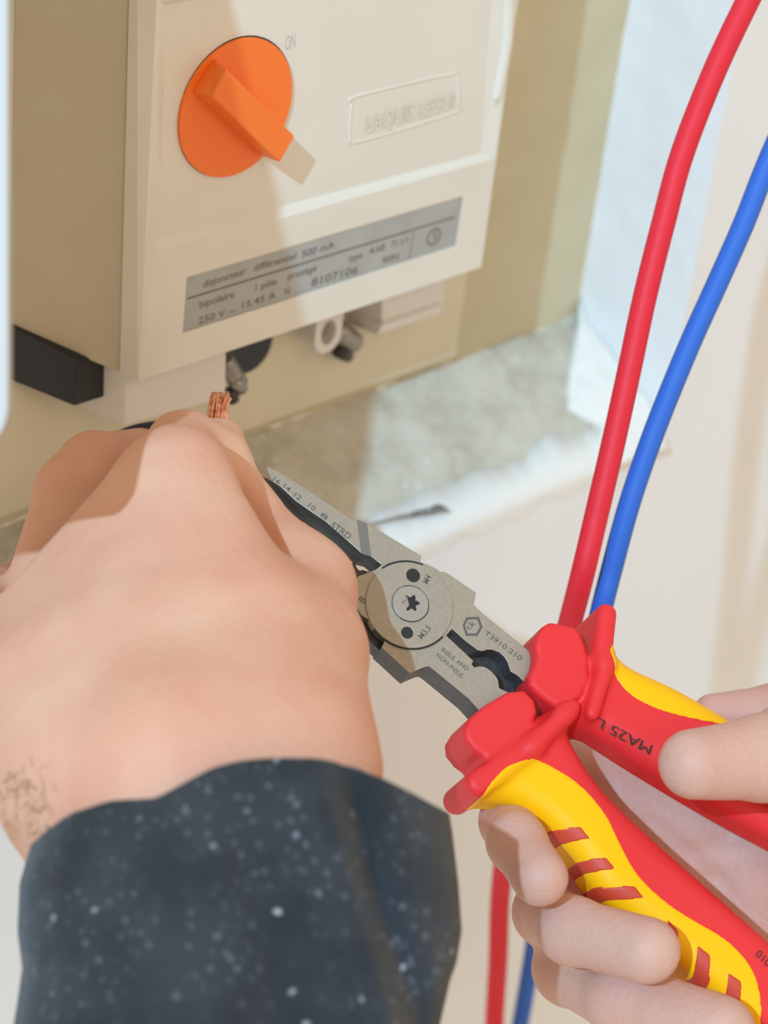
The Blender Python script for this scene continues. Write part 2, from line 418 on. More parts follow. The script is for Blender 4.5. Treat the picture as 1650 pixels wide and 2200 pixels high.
Fc.append([k, k+1, k+2, k+3])
cover = obj('cover', V, Fc, CREAM, brk, bevel=0.5, seg=3)
# body behind the cover, flaring to its base
bb = F(19, 706, 30); bt = ext(bb, F(29, 0, 30))
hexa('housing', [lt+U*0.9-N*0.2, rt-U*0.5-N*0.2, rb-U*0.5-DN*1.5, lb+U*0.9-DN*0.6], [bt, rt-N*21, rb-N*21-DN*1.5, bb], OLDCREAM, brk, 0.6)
pl_bl = F(0, 1113, 33.5)
pbl, pbr = F(-160, 1172, 30), F(981, 765, 30)
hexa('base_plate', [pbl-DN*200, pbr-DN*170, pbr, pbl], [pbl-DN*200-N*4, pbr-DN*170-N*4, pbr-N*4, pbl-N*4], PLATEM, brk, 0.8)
# right rim notch
for (a, b, c, r) in (((1092, -30), (1086, 90), (1066, 205), 2.1),):
    tube('rim_rib', [F(*a, 1.2), F(*b, 1.2), F(*c, 1.2), F(1060, 215, 1.2)], [r, r, r*0.8, 0.4], CREAM, brk)
# knob
kc = (506, 230)
kc3 = F(*kc, PD)
def ring(cx, cy, rx, ry, rot, h, n=64):
    out = []
    for i in range(n):
        a = 2*math.pi*i/n; x = rx*math.cos(a); y = ry*math.sin(a)
        out.append(F(cx+x*math.cos(rot)-y*math.sin(rot), cy+x*math.sin(rot)+y*math.cos(rot), h))
    return out
# real circle on the panel plane
def circ(c, r, n=64, a0=0.0): return [c+U*r*math.cos(a0+2*math.pi*i/n)+DN*r*math.sin(a0+2*math.pi*i/n) for i in range(n)]
KR = np.linalg.norm(F(506, 86, PD)-F(504, 374, PD))/2
slab('knob_gap', [circ(kc3+N*0.15, KR+0.28)], 0.3, N, BLACKP, brk)
knob = slab('knob', [circ(kc3+N*1.0-U*0.3, KR)], 1.0, N, ORANGE, brk, bevel=0.5)
hexa('handle', [F(486, 148, -7), F(634, 293, -7), F(602, 350, -7), F(456, 208, -7)],
     [F(460, 125, 0.9), F(592, 268, 0.9), F(557, 333, 0.9), F(411, 196, 0.9)], ORANGE, knob, 0.5)
# embossed maker's frame
emb = [(755, 222), (768, 206), (965, 160), (983, 166), (984, 225), (972, 243), (775, 303), (752, 293)]
tube('embossed_frame', [F(x, y, PD) for x, y in emb+[emb[0]]], 0.35, CREAM, brk, seg=8, sub=5)
text('LAQUIS LEGUI', F(785, 283, PD), F(972, 232, PD), -DN, 5.0, CREAM, brk, 'raised_lettering', ext=0.45, bold=0.01)
text('ON', F(612, 108, PD), F(634, 102, PD), -DN, 4.0, mat('faint_print', (0.50, 0.47, 0.41), 0.5), brk)
# rating label
labp = slab('rating_label', [Fs(LB, 0.45)], 0.1, N, LABEL, brk)
def ltext(s, a, b, h=2.1, nm='lettering'): return text(s, F(*a, 0.45), F(*b, 0.45), -DN, h, INK, labp, nm, bold=0.012)
ltext('disjoncteur', (436, 618), (528, 588)); ltext('différentiel', (545, 583), (636, 556)); ltext('500 mA', (648, 554), (718, 532), 2.2)
ltext('bipolaire', (428, 662), (503, 638)); ltext('1 pôle', (548, 625), (594, 611)); ltext('protégé', (618, 601), (680, 582))
ltext('type', (748, 563), (778, 553)); ltext('4.68', (793, 547), (826, 537)); ltext('71', (840, 533), (852, 529)); ltext('11', (862, 527), (875, 522))
ltext('250 V ~', (426, 697), (503, 673), 2.2); ltext('15.45 A', (520, 664), (592, 640), 2.2); ltext('N', (612, 635), (622, 631), 2.2)
ltext('8107106', (668, 616), (768, 587), 2.6); ltext('90N', (820, 568), (855, 557), 2.2)
def bar(a, b, w, h, m, parent, name='ruled_line'):
    p, q = F(*a, h), F(*b, h); d = (q-p)/np.linalg.norm(q-p); s = np.cross(d, N); 
    return obj(name, [p-s*w, q-s*w, q+s*w, p+s*w], [(0, 1, 2, 3)], m, parent)
bar((402, 642), (978, 466), 0.28, 0.42, INK, labp); bar((889, 497), (879, 555), 0.15, 0.42, INK, labp)
lc = F(932, 509, 0.42)
slab('ring_mark', [circ(lc, 2.9, 32), circ(lc, 2.3, 32)[::1]], 0.02, N, INK, labp)
text('S', F(928, 518, 0.45), F(938, 515, 0.45), -DN, 3.0, INK, labp)
# terminal shroud under the cover, left
hexa('terminal_shroud', [F(271, 800, 7), F(487, 728, 7), F(485, 856, 7), F(268, 914, 7)],
     [F(166, 755, 25), F(380, 690, 25), F(382, 812, 25), F(167, 871, 25)], SHROUD, brk, 0.5)
hexa('cable_clamp', [F(165, 778, 15), F(330, 730, 15), F(330, 820, 15), F(160, 874, 15)],
     [F(8, 700, 29.5), F(170, 650, 29.5), F(170, 760, 29.5), F(8, 812, 29.5)], BLACKP, brk, 0.6)
# black grommet, tube, right tab
g = F(532, 742, 29.5)
slab('grommet', [circ(g+N*1.0, 9.0, 40)], 3, N, BLACKP, brk, 0.4)
tc_ = F(706, 716, 17)
def ushape(c, r, upl, n=20):
    pts = [c-U*r-DN*upl]+[c+U*r*math.cos(a)*-1+DN*r*math.sin(a) for a in [math.pi*i/n for i in range(n+1)]]+[c+U*r-DN*upl]
    return pts
rr = 5.5
slab('screw_tube', [ushape(tc_+DN*1.2, rr, 14), [tc_-DN*0.2+U*3.0*math.cos(a)+DN*4.2*math.sin(a) for a in [2*math.pi*i/28 for i in range(28)]]], 14, N, WHITEP, brk, smooth=False)
slab('tube_floor', [circ(tc_-N*6, 4.4, 24)], 1, N, mat('tube_inside', (0.22, 0.20, 0.16), 0.7), brk)
hexa('side_tab', [F(820, 630, 16), F(957, 590, 16), F(951, 655, 16), F(822, 698, 16)],
     [F(745, 600, 30), F(890, 560, 30), F(888, 620, 30), F(748, 672, 30)], WHITEP, brk, 0.4)
hexa('tab_lip', [F(821, 697, 15), F(951, 654, 15), F(950, 673, 15), F(811, 720, 15)],
     [F(748, 668, 30), F(888, 622, 30), F(888, 640, 30), F(749, 697, 30)], WHITEP, brk, 0.4)
# ribbed metal terminal screws
def ribbed(name, a, b, r, n):
    a, b = np.array(a), np.array(b); pts, rad = [], []
    for i in range(n*4+1):
        t = i/(n*4); pts.append(a*(1-t)+b*t); rad.append(r*(1.0 if i % 4 in (1, 2) else 0.72))
    return tube(name, pts, rad, ZINC, brk, seg=14, sub=1)
ribbed('terminal_screw', F(482, 770, 16), F(516, 830, 16), 2.9, 6)
tube('screw_end', [F(492, 838, 16), F(503, 862, 15)], [2.4, 1.8], DSTEEL, brk, seg=10)
tube('screw_head', [F(505, 818, 15), F(520, 838, 15)], [2.2, 2.0], ZINC, brk, seg=6)
ribbed('terminal_screw', F(722, 706, 22), F(762, 738, 26), 3.6, 5)
tube('screw_end', [F(728, 752, 24), F(748, 766, 26)], [2.6, 2.0], DSTEEL, brk, seg=8)

# white cover panel at the far left, nearer to the camera
def rrect(x0, y0, x1, y1, r, z, n=8):
    pts = [P(x0, y0, z), P(x1, y0, z)]
    for i in range(n+1):
        a = math.pi/2*i/n; pts.append(P(x1-r+r*math.cos(a), y1-r*1.6+r*1.6*math.sin(a), z))
    return pts+[P(x0, y1, z)]
zc = 418.
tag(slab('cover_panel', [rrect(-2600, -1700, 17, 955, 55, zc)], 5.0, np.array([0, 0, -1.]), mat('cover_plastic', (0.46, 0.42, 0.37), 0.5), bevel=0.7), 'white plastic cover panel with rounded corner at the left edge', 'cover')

# ------------------------------------------------------------------ hanging wires
def wire(pts, m, label, rpx):
    P3 = [P(x, y, z) for x, y, z in pts]
    o = tube('electrical_wire', P3, rpx, m, seg=20, sub=12); tag(o, label, 'wire'); return o
wire([(1720, -200, 588), (1655, -90, 588), (1600, 15, 588), (1532, 160, 588), (1466, 330, 588), (1425, 480, 588), (1385, 640, 588), (1351, 800, 588), (1318, 950, 588), (1283, 1100, 588), (1245, 1260, 590), (1196, 1440, 620), (1140, 1640, 670), (1092, 1800, 700), (1075, 1920, 725), (1070, 2060, 745), (1062, 2200, 765), (1055, 2400, 780)],
     RWIRE, 'thick red insulated wire hanging behind the pliers', 3.2)
wire([(1760, 60, 595), (1700, 230, 595), (1645, 360, 595), (1598, 480, 595), (1545, 600, 595), (1486, 730, 595), (1432, 860, 595), (1390, 970, 595), (1350, 1090, 595), (1315, 1220, 597), (1285, 1340, 602), (1250, 1500, 635), (1205, 1700, 685), (1165, 1880, 720), (1147, 2030, 750), (1125, 2160, 770), (1100, 2300, 790), (1080, 2450, 800)],
     BWIRE, 'blue insulated wire hanging right of the red one', 2.95)

# ------------------------------------------------------------------ pliers
PN = np.array([0.245, -0.346, -0.906]); PN /= np.linalg.norm(PN)
PA = P(880, 1297, 545.)
def PLx(px, py, h=0.): return plane_hit(px, py, PA-PN*h, PN)
E1 = np.array([1., 0, 0]); E1 -= PN*(E1@PN); E1 /= np.linalg.norm(E1); E2 = np.cross(E1, PN); E2 = E2 if E2[1] > 0 else -E2
def uv(p): d = p-PA; return np.array([d@E1, d@E2])
plr = thing('pliers', 'steel crimping pliers with red and yellow insulated handles held in the right hand', 'pliers', PLx(880, 1297, 4))
def pl_slab(name, px_loop, h0, th, m, parent=plr, bevel=0.15, holes=()):
    return slab(name, [[PLx(x, y, h0) for x, y in px_loop]]+list(holes), th, PN, m, parent, bevel)
def pcirc(c, r, h, n=48, a0=0, a1=2*math.pi, endp=False):
    cc = PLx(*c, h); return [cc+E1*r*math.cos(a0+(a1-a0)*i/(n-(1 if endp else 0)))+E2*r*math.sin(a0+(a1-a0)*i/(n-(1 if endp else 0))) for i in range(n)]
DC = (880, 1299); DR = 11.0
# jaw arm carrying the disc (upper handle bar)
arm_up = [(939, 1237), (948, 1228), (957, 1228.5), (1023, 1273), (1018, 1299), (1041, 1321), (1123, 1387), (1200, 1450), (1180, 1520), (1115, 1454), (1108, 1449), (1097, 1443), (1095, 1437), (1091, 1424), (1084, 1412), (1073, 1402), (1058, 1396), (1046, 1396), (1038, 1399), (1026, 1397), (1002, 1379), (973, 1353), (940, 1340), (900, 1300)]
pl_slab('upper_arm', arm_up, 0.0, 9.0, STEEL)
h1 = pcirc((888, 1236), 1.75, -0.5, 28)[::1]; h2 = pcirc((875, 1359), 1.5, -0.5, 28)
scr = pcirc((882, 1297), 4.75, -0.5, 48)
disc = slab('pivot_disc', [pcirc(DC, DR, -0.5, 96), h1, h2, scr], 3.2, PN, STEEL, plr, 0.12)
for c_, r_ in (((888, 1236), 1.72), ((875, 1359), 1.47)): slab('hole_plug', [pcirc(c_, r_, -0.3, 28)], 0.1, PN, BLACKP, disc)  # black plugs under the disc face stand for the shade inside the holes
slab('disc_recess', [pcirc(DC, DR+0.05, 2.4, 64)], 4.0, PN, DSTEEL, plr)
slab('disc_shoulder', [pcirc((893, 1296), DR-0.2, 0.05, 64)], 2, PN, STEEL, plr, 0.3)
# gap rim: thin dark crescent round the disc where the other half passes below
def crescent(a0, a1, nm):
    out = pcirc(DC, DR+0.42, -0.12, 40, a0, a1, True)+pcirc(DC, DR-0.1, -0.12, 40, a0, a1, True)[::-1]
    slab(nm, [out], 1.5, PN, BLACKP, plr)
crescent(math.radians(-128), math.radians(-72), 'gap'); crescent(math.radians(42), math.radians(142), 'gap')
# screw with six-lobed recess
def star(c, r, h, n=48): 
    cc = PLx(*c, h); return [cc+(E1*math.cos(a)+E2*math.sin(a))*r*(1+0.24*math.cos(6*a+0.4)) for a in [2*math.pi*i/n for i in range(n)]]
sc = slab('pivot_screw', [pcirc((882.5, 1296.5), 4.5, -0.75, 48), star((883, 1295), 1.85, -0.75)], 2.4, PN, STEEL2, plr, 0.15)
slab('screw_socket', [pcirc((883, 1295), 2.5, 1.0, 24)], 0.4, PN, DSTEEL, sc)
slab('screw_gap', [pcirc((881, 1297), 4.74, 0.0, 40)], 0.4, PN, BLACKP, sc)
pl_slab('cavity_backing', [(1000, 1385), (1060, 1400), (1100, 1450), (1110, 1500), (1070, 1500), (1010, 1430)], 6.0, 2.5, DSTEEL)  # dark backing slab, added to give the open crimp cavity its shade
# other half: lower handle bar and long upper jaw
def arcpx(r, a0, a1, n, h=0.3): return pcirc(DC, r, h, n, math.radians(a0), math.radians(a1), True)
lowbar = [PLx(x, y, 0.3) for x, y in [(1017, 1420), (1013, 1427), (1019, 1434), (1028, 1432), (1036, 1432), (1046, 1435), (1055, 1442), (1064, 1451), (1070, 1461), (1072, 1478), (1100, 1492), (1120, 1560), (1060, 1560), (1007, 1501), (929, 1437), (922, 1432), (915, 1432), (900, 1438), (888, 1443), (881, 1447), (820, 1391), (826, 1378), (832, 1371)]]+arcpx(DR+0.4, 132, 38, 20)
slab('lower_arm', [lowbar], 9.2, PN, STEEL, plr, 0.25)
jaw = [PLx(x, y, 0.3) for x, y in [(488, 962), (505, 968), (524, 976), (565, 999), (597, 1011), (670, 1058), (757, 1116), (774, 1116), (788, 1123), (906, 1194), (898, 1216)]]+arcpx(DR+0.4, -75, -125, 12)+[PLx(x, y, 0.3) for x, y in [(811, 1207), (798, 1196), (779, 1191), (740, 1156), (700, 1121), (670, 1101), (636, 1077), (602, 1045), (573, 1028), (555, 1023), (539, 1022), (500, 1018), (488, 1000)]]
slab('upper_jaw', [jaw], 8.0, PN, STEEL, plr, 0.2)
pl_slab('cutting_band', [(768, 1117), (788, 1124), (797, 1194), (777, 1189)], 0.12, 0.3, mat('ground_band', (0.20, 0.19, 0.18), 0.4, 0.5), plr, 0)
lj = []
e0, e1_ = np.array((560, 1062)), np.array((800, 1232)) 
low_edge = [(560, 1060), (600, 1082), (640, 1112)]
for i in range(7):
    x = 655+i*19; y = 1118+i*16.2
    for a in range(5): t = a/4*math.pi; low_edge.append((x-8*math.cos(t)*0.85+2, y+6*math.sin(t)-7*math.cos(t)*0.75+3))
low_edge += [(792, 1228), (806, 1226)]
lower = low_edge+[(812, 1262), (780, 1330), (740, 1300), (640, 1200), (540, 1110)]
pl_slab('lower_jaw', lower, 1.6, 8, DSTEEL)
pl_slab('disc_shank', [(769, 1238), (808, 1223), (822, 1211), (860, 1220), (880, 1300), (830, 1372), (803, 1338), (775, 1320), (750, 1280)], -0.1, 6.0, STEEL)
pl_slab('lower_shank', [(760, 1290), (800, 1330), (836, 1372), (824, 1405), (792, 1376), (765, 1345)], 3.0, 6.0, DSTEEL)
# satin ground faces, darker steel on the sides
PNW = Vector((RW@PN).tolist())
SIDESTEEL = mat('side_steel', (0.10, 0.092, 0.082), 0.5, 0.3, var=(0.075, 0.07, 0.062), nscale=500)
for o in plr.children:
    if o.name.split('.')[0] in ('upper_arm', 'lower_arm', 'upper_jaw', 'disc_shank'):
        o.data.materials.append(SIDESTEEL)
        for p_ in o.data.polygons:
            if abs(p_.normal.dot(PNW)) < 0.5: p_.material_index = 1
# lettering on the steel
def mtext(s, a, b, h, upv, mm=ETCH, hh=0.0, nm='lettering', bold=0.005): return text(s, PLx(*a, hh), PLx(*b, hh), upv, h, mm, plr, nm, ext=0.06, bold=bold)
upm = E1*0.65-E2*0.76
mtext('T3910 210', (1039, 1362), (1117, 1420), 1.35, upm)
mtext('INSUL AND', (947, 1398), (1003, 1442), 1.15, upm, hh=0.3, bold=0.006); mtext('NON-INSUL', (936, 1409), (992, 1458), 1.15, upm, hh=0.3, bold=0.006)
mtext('M4', (919, 1256), (928, 1240), 1.6, -E1*0.8-E2*0.5, hh=-0.5); mtext('M3.5', (907, 1374), (927, 1350), 1.5, -E1*0.8-E2*0.6, hh=-0.5)
mtext('STRD', (709, 1131), (749, 1160), 1.7, upm, hh=0.3, bold=0.008)
for i, (x, y) in enumerate(((588, 1034), (610, 1049), (633, 1068), (664, 1090), (690, 1110))):
    mtext(('16', '14', '12', '10', '8')[i], (x-3, y-2), (x+10, y+8), 1.3, upm, hh=0.3)
mtext('8', (781, 1298), (788, 1290), 1.8, -E1*0.8-E2*0.5, hh=-0.1)
hexo = [(1003, 1325), (1012, 1325), (1031, 1325), (1037, 1346), (1025, 1366), (1000, 1368), (993, 1345)]
hx = [(1002, 1326), (1029, 1325), (1037, 1347), (1026, 1366), (1001, 1366), (994, 1343)]
hc = np.mean(hx, 0); hin = [tuple(hc+(np.array(q)-hc)*0.74) for q in hx]
slab('maker_mark', [[PLx(x, y, -0.05) for x, y in hx], [PLx(x, y, -0.05) for x, y in hin]], 0.04, PN, ETCH, plr)
mtext('ck', (1008, 1354), (1022, 1340), 1.5, -E1*0.6-E2*0.7, nm='maker_initials')

# handles (implicit solids in the plane of the pliers)
HC = 4.5
class G2:
    def __init__(s, lo, hi, zl, zh, vx):
        s.lo = np.array([lo[0], lo[1], zl]); s.vx = vx
        n = [int((hi[0]-lo[0])/vx), int((hi[1]-lo[1])/vx), int((zh-zl)/vx)]
        s.x = (lo[0]+vx*np.arange(n[0])).astype(np.float32); s.y = (lo[1]+vx*np.arange(n[1])).astype(np.float32); s.z = (zl+vx*np.arange(n[2])).astype(np.float32)
        s.X, s.Y = np.meshgrid(s.x, s.y, indexing='ij'); s.Z = s.z[None, None, :]
def smooth_poly(p, it=2):
    p = np.array(p, float)
    for _ in range(it):
        q = np.roll(p, -1, 0); p = np.stack([p*0.75+q*0.25, p*0.25+q*0.75], 1).reshape(-1, 2)
    return p
def pts_uv(pts, h): return np.array([uv(PLx(x, y, h)) for x, y in pts])
def poly_sdf(X, Y, p):
    d = np.full(X.shape, 1e9); ins = np.zeros(X.shape, bool)
    for a, b in zip(p, np.roll(p, -1, 0)):
        e = b-a; wx, wy = X-a[0], Y-a[1]; t = np.clip((wx*e[0]+wy*e[1])/(e@e+1e-9), 0, 1)
        d = np.minimum(d, (wx-e[0]*t)**2+(wy-e[1]*t)**2)
        if a[1] != b[1]:
            c = ((a[1] > Y) != (b[1] > Y)) & (X < (b[0]-a[0])*(Y-a[1])/(b[1]-a[1])+a[0]); ins ^= c
    d = np.sqrt(d); return np.where(ins, -d, d).astype(np.float32)
def pillow(g, d2, zc, T, r):
    qx = (d2+r)[:, :, None]; qz = np.abs(g.Z-zc)-T+r
    return np.sqrt(np.maximum(qx, 0)**2+np.maximum(qz, 0)**2)+np.minimum(np.maximum(qx, qz), 0)-r
def seg2(g, a, b, ra, rb):
    e = b-a; wx, wy = g.X-a[0], g.Y-a[1]; t = np.clip((wx*e[0]+wy*e[1])/(e@e), 0, 1)
    return np.sqrt((wx-e[0]*t)**2+(wy-e[1]*t)**2)-(ra+(rb-ra)*t)
def out(V): return PA+np.outer(V[:, 0], E1)+np.outer(V[:, 1], E2)+np.outer(V[:, 2], -PN)
def build_handle(name, outline, collar, flanges, inlay, stripes, extra=None, T=8.6, label=None, zc=HC, stripe_off=0.22):
    p = smooth_poly(pts_uv(outline, zc)); cpoly = smooth_poly(pts_uv(collar, zc-2), 1)
    allp = np.concatenate([p, cpoly]+[pts_uv([f[0], f[1]], zc) for f in flanges])
    lo = allp.min(0)-6; hi = allp.max(0)+6; vx = 0.42
    g = G2(lo, hi, zc-17, zc+17, vx)
    d = pillow(g, poly_sdf(g.X, g.Y, p), zc, T, 5.5)
    d = smin(d, pillow(g, poly_sdf(g.X, g.Y, cpoly), zc, 9.2, 1.5), 1.5)
    for a, b, ra, rb, tz in flanges:
        A, B = pts_uv([a, b], zc); d = smin(d, pillow(g, seg2(g, A, B, ra, rb).astype(np.float32), zc, tz, min(ra, rb)*0.98), 2.6)
    if extra: d = extra(g, d)
    Vv, Fq = nets(d, g.lo, vx); body = fastobj(name, out(Vv), Fq, RED, plr)
    if label: body['label'] = label
    iy = smooth_poly(pts_uv(inlay, zc-T+0.6), 2); pin = poly_sdf(g.X, g.Y, iy)
    # finer grid for the crisp inlay border
    di = np.maximum(d-0.16, pin[:, :, None]); di = np.maximum(di, -(d+1.2)); di = np.maximum(di, g.Z-(zc+4))
    Vv, Fq = nets(di, g.lo, vx); inl = fastobj('grip_inlay', out(Vv), Fq, YEL, body)
    for s in stripes:
        ps = pts_uv(s, zc-T+0.6); ps2 = poly_sdf(g.X, g.Y, ps)
        sel = (g.x > ps[:, 0].min()-2) & (g.x < ps[:, 0].max()+2); sel2 = (g.y > ps[:, 1].min()-2) & (g.y < ps[:, 1].max()+2)
        ds = np.maximum(d-0.3, ps2[:, :, None])[sel][:, sel2]; dd = d[sel][:, sel2]
        ds = np.maximum(ds, -(dd+0.8)); ds = np.maximum(ds, g.Z-(zc+4))
        lo2 = np.array([g.x[sel][0], g.y[sel2][0], g.lo[2]])
        if (ds < 0).any(): Vv, Fq = nets(ds, lo2, vx); fastobj('grip_stripe', out(Vv), Fq, STRIPE, inl)
    return body
low_outline = [(1110, 1560), (1185, 1535), (1200, 1575), (1222, 1625), (1272, 1700), (1322, 1750), (1374, 1801), (1455, 1872), (1544, 1950), (1650, 2043), (1790, 2180), (1900, 2330), (1800, 2400), (1700, 2290), (1610, 2215), (1540, 2160), (1468, 2102), (1440, 2070), (1395, 2020), (1345, 1985), (1298, 1950), (1262, 1915), (1237, 1870), (1205, 1830), (1150, 1775), (1094, 1738), (1035, 1729), (1010, 1715), (1030, 1660)]
low_collar = [(1098, 1488), (1142, 1530), (1120, 1590), (1060, 1650), (1010, 1640), (972, 1592), (1000, 1545)]
low_inlay = [(1024, 1727), (1036, 1703), (1054, 1676), (1084, 1650), (1126, 1636), (1154, 1634), (1188, 1649), (1247, 1687), (1298, 1746), (1319, 1789), (1332, 1818), (1366, 1882), (1429, 1941), (1489, 1979), (1544, 2009), (1586, 2043), (1620, 2090), (1633, 2145), (1640, 2200), (1700, 2400), (1560, 2300), (1440, 2160), (1360, 2080), (1240, 1980), (1180, 1880), (1080, 1790), (1000, 1760)]
st_low = [[(1140, 1772), (1151, 1776), (1200, 1779), (1245, 1776), (1267, 1803), (1225, 1808), (1175, 1803), (1150, 1790)],
          [(1204, 1834), (1211, 1838), (1255, 1845), (1300, 1842), (1323, 1869), (1280, 1872), (1236, 1868), (1247, 1885), (1262, 1915), (1240, 1935), (1195, 1860)],
          [(1260, 1892), (1272, 1898), (1315, 1904), (1362, 1904), (1383, 1931), (1345, 1933), (1298, 1927), (1304, 1947), (1290, 1970), (1260, 1930)],
          [(1325, 1945), (1340, 1947), (1350, 1960), (1335, 1968), (1322, 1955)],
          [(1429, 1972), (1458, 2000), (1458, 2024), (1440, 2005)],
          [(1496, 2030), (1524, 2052), (1526, 2085), (1534, 2137), (1480, 2125), (1440, 2110), (1470, 2100), (1503, 2112), (1495, 2070)],
          [(1560, 2088), (1590, 2108), (1593, 2150), (1600, 2196), (1555, 2185), (1520, 2165), (1567, 2168), (1562, 2130)]]
h_low = build_handle('lower_handle', low_outline, low_collar,
    [((1003, 1703), (1120, 1622), 3.3, 2.4, 11.5), ((1120, 1622), (1192, 1552), 2.4, 2.2, 12.0), ((1185, 1555), (1206, 1540), 2.0, 1.3, 11.0)],
    low_inlay, st_low)
up_outline = [(1210, 1500), (1260, 1420), (1304, 1400), (1312, 1424), (1340, 1448), (1417, 1481), (1476, 1513), (1538, 1549), (1600, 1590), (1680, 1660), (1800, 1770), (1760, 1880), (1650, 1814), (1544, 1759), (1400, 1674), (1332, 1632), (1255, 1581), (1226, 1568), (1190, 1560)]
up_collar = [(1156, 1352), (1190, 1358), (1225, 1366), (1245, 1420), (1245, 1500), (1190, 1545), (1140, 1512), (1112, 1480), (1135, 1437), (1128, 1393)]
up_inlay = [(1300, 1396), (1306, 1425), (1318, 1455), (1349, 1494), (1400, 1522), (1459, 1540), (1540, 1556), (1600, 1560), (1560, 1480), (1400, 1440), (1330, 1380)]
h_up = build_handle('upper_handle', up_outline, up_collar,
    [((1279, 1341), (1268, 1440), 2.6, 2.6, 10.5), ((1275, 1450), (1244, 1555), 2.0, 1.8, 11.5)],
    up_inlay, [], T=8.2)
def htext(s, a, b, hh, upv, parent): 
    return text(s, PLx(*a, HC-8.9), PLx(*b, HC-8.9), upv, hh, BINK, parent, ext=0.12, bold=0.0)
htext('MA25 L', (1402, 1602), (1285, 1541), 2.6, E2*0.9-E1*0.45, h_up)
htext('010', (1622, 2052), (1648, 2078), 2.0, E1*0.6-E2*0.7, h_low)

# ------------------------------------------------------------------ the held wire
hw_ = thing('electrical_wire', 'short dark blue wire with bared copper strands pinched by the left fingers', 'wire', P(470, 900, 585))
tube('insulation', [P(225, 965, 600), P(295, 936, 596), P(370, 925, 594), P(440, 928, 568), P(466, 930, 562)], 3.1, NWIRE, hw_, seg=14)
random.seed(2)
for i in range(16):
    a = random.random()*6.28; r = 2.3*math.sqrt(random.random()); ox, oy = r*math.cos(a), r*math.sin(a)
    b0 = P(464, 918, 562)+np.array([ox, 0, oy]); 
    tube('copper_strand', [b0, P(470, 880, 563)+np.array([ox, 0, oy]), P(476+random.uniform(-9, 9), 850+random.uniform(-8, 8), 566)+np.array([ox*1.1, 0, oy])], 0.55, COPPER, hw_, seg=6, sub=3)

# ------------------------------------------------------------------ person
per = thing('person', 'person in a dust-speckled charcoal sleeve, pinching a wire and gripping pliers', 'person', P(430, 1900, 455))
LH = [
 (1, [(430, 2350, 440, 27), (400, 1900, 450, 27), (395, 1700, 458, 26)]),
 (12, [(300, 1930, 468, 14), (195, 1700, 470, 17)]),
 (12, [(570, 1900, 455, 18), (556, 1690, 462, 17.5)]),
 (14, [(560, 1660, 466, 20), (505, 1350, 486, 17), (380, 1035, 506, 11.5)]),      # index metacarpal
 (14, [(430, 1700, 462, 20), (340, 1400, 482, 16), (278, 1150, 502, 11.5)]),      # middle
 (14, [(290, 1700, 464, 18), (220, 1450, 484, 16), (168, 1268, 504, 11.5)]),    # ring
 (14, [(170, 1660, 468, 14), (95, 1500, 486, 15), (52, 1392, 504, 11.5)]),     # little
 (14, [(618, 1640, 468, 16.5), (655, 1400, 498, 13.5), (655, 1262, 518, 10.5)]),    # thumb metacarpal
 (12, [(580, 1450, 496, 14), (545, 1250, 520, 10)]),                            # web
 (7, [(380, 1035, 506, 11), (395, 965, 534, 8.8), (430, 990, 560, 7.5), (452, 985, 566, 6.5)]),   # index finger
 (7, [(657, 1262, 518, 10.3), (532, 1108, 534, 7.8), (484, 990, 538, 5.8), (482, 945, 548, 4.9)]),           # thumb
 (3, [(95, 1290, 540, 10), (160, 1060, 556, 9.6), (205, 1012, 562, 9.6), (300, 985, 585, 8)]),    # middle/ring bend
 (6, [(-40, 1370, 512, 10), (-20, 1310, 550, 8.5), (100, 1240, 585, 8)]),
]
dents = [(505, 1060, 526, 680, 1330, 492, 3.0, 1.8), (262, 985, 530, 205, 1080, 530, 3.5, 1.6), (225, 1190, 494, 250, 1400, 476, 4, 0.7), (330, 1130, 492, 330, 1350, 472, 4, 0.5),
         (450, 1200, 490, 520, 1500, 462, 5, 0.5), (310, 1230, 480, 380, 1500, 455, 5, 0.5)]
V, Fq = body_mesh(LH, 0.75, dents=dents, ripple=0.12)
fastobj('left_hand', V, Fq, SKIN, per)
RH = [
 (1, [(1720, 1960, 600, 24), (2000, 2150, 600, 26), (2300, 2500, 590, 27)]),
 (14, [(1480, 1830, 592, 16), (1720, 1980, 596, 22)]),
 (14, [(1560, 2010, 592, 15), (1760, 2060, 596, 20)]),
 (10, [(1350, 1690, 590, 11), (1600, 1830, 592, 18)]),
 (10, [(1700, 1900, 590, 18), (1850, 1700, 560, 15), (1700, 1620, 535, 12)]),   # thenar to thumb
 (8, [(1250, 1660, 585, 8.5), (1470, 1760, 588, 12)]),
 (6, [(1440, 1760, 586, 9), (1200, 1660, 578, 8), (1095, 1765, 545, 7.0), (1110, 1810, 524, 6.6), (1160, 1885, 513, 6.6)]),    # finger 1
 (5, [(1560, 1930, 590, 10), (1290, 1850, 580, 8.5), (1175, 1960, 552, 8), (1230, 2000, 524, 7.6), (1390, 2042, 511, 7.7)]),   # finger 2
 (5, [(1600, 2060, 590, 10), (1350, 2010, 582, 9), (1225, 2080, 556, 9), (1340, 2148, 528, 8.6), (1545, 2215, 514, 8.4)]),        # finger 3
 (5, [(1700, 2150, 590, 10), (1450, 2220, 575, 9), (1400, 2330, 545, 9), (1600, 2380, 520, 8)]),        # finger 4
 (6, [(1860, 1600, 545, 14), (1640, 1628, 518, 9.8), (1490, 1642, 507, 8.0)]),     # thumb
 (5, [(1880, 1650, 575, 15), (1680, 1540, 572, 8.5), (1530, 1532, 572, 5.0)]),   # index base seen above
]
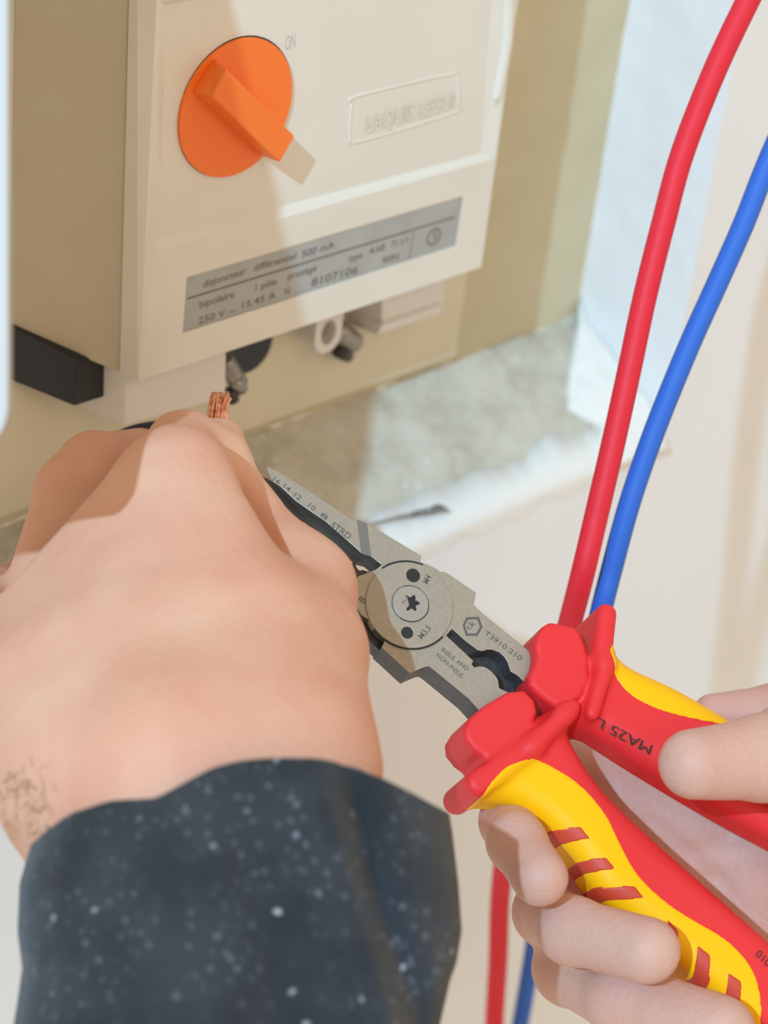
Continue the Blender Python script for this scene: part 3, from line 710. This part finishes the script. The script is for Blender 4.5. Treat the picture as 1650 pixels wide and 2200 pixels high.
rd = [(1310, 1640, 572, 1325, 1760, 570, 1.8, 1.6), (1130, 1870, 520, 1190, 1970, 520, 1.2, 0), (1300, 2118, 528, 1500, 2140, 520, 2.0, 0.6),
      (1480, 1830, 575, 1600, 1790, 575, 2.6, 0.7), (1500, 1900, 575, 1640, 1860, 575, 2.6, 0.7), (1400, 1760, 575, 1620, 1960, 575, 2.6, 0.7)]
V, Fq = body_mesh(RH, 0.75, dents=rd, ripple=0.1)
fastobj('right_hand', V, Fq, SKIN2, per)
# sleeve
def interp(x, xs, ys): return float(np.interp(x, xs, ys))
NU, NV = 128, 80
V, Fc = [], []
Ly = [1700, 1810, 1900, 2000, 2080, 2150, 2200, 2500]; Lx = [90, 78, 52, 48, 58, 48, 40, 10]
Ry = [1640, 1745, 1790, 1900, 2000, 2070, 2100, 2200, 2500]; Rx = [930, 955, 962, 975, 982, 970, 958, 935, 900]
hx_ = [78, 100, 150, 230, 330, 400, 460, 530, 600, 680, 740, 800, 870, 955]; hy_ = [1815, 1790, 1750, 1722, 1718, 1682, 1652, 1636, 1630, 1632, 1640, 1657, 1697, 1748]
for j in range(NV+1):
    t = j/NV
    for i in range(NU):
        a = 2*math.pi*i/NU
        cx = -math.cos(a); front = math.sin(a)
        x = 516+438*cx
        hemf = interp(x, hx_, hy_); hem = hemf if front >= 0 else hemf+30*(-front)
        y = hem+(2480-hem)*t**1.15
        L, R = interp(y, Ly, Lx), interp(y, Ry, Rx)
        if front < 0 or True:
            px = (L+R)/2+(R-L)/2*cx
        # folds
        z0 = 462-20*t
        dz = 37*abs(front)**0.45
        fold = 0.0
        if front > 0:
            xc = interp(y, [1700, 1850, 2000, 2200, 2500], [715, 745, 790, 850, 900])
            fold += 4.5*math.exp(-((px-xc+22)/26)**2)-7*math.exp(-((px-xc-45)/42)**2)
            xc2 = interp(y, [1700, 2000, 2500], [250, 330, 300]); fold += 2.0*math.sin((px-xc2)/70.)*min(1, t*4)
            fold *= min(1, t*6+0.15)
            fold += 1.6*mnoise.fractal(Vector((px*0.008, y*0.006, 2)), 1.0, 2.0, 3)
        z = z0-front/abs(front+1e-9)*dz if abs(front) > 1e-6 else z0
        V.append(P(px, y, z-fold))
for j in range(NV):
    for i in range(NU): Fc.append([j*NU+i, j*NU+(i+1) % NU, (j+1)*NU+(i+1) % NU, (j+1)*NU+i])
slv = obj('jacket_sleeve', V, Fc, CLOTH, per, smooth=True)
s = slv.modifiers.new('thick', 'SOLIDIFY'); s.thickness = 0.002; s.offset = 0
s = slv.modifiers.new('sub', 'SUBSURF'); s.levels = 1; s.render_levels = 1
# fine wrist hairs
random.seed(7); V, Fc = [], []
for i in range(190):
    x = random.uniform(5, 130); y = 1650+random.uniform(0, 140)
    z = 446+random.uniform(-3, 4)+max(0, (95-x))*0.10
    p = P(x, y, z); d = np.array([random.uniform(-0.2, 1), random.uniform(-0.3, 0.8), -0.3]); d /= np.linalg.norm(d)
    L = random.uniform(3, 6.5); sd_ = np.cross(d, [0, 0, 1.]); sd_ /= np.linalg.norm(sd_)
    k = len(V); V += [p-sd_*0.02, p+sd_*0.02, p+d*L*0.5+sd_*0.3+np.array([0, 0.3, 0]), p+d*L]
    Fc += [[k, k+1, k+2], [k, k+2, k+3]]
h_ = obj('arm_hair', V, Fc, HAIR, per); h_['kind'] = 'stuff'
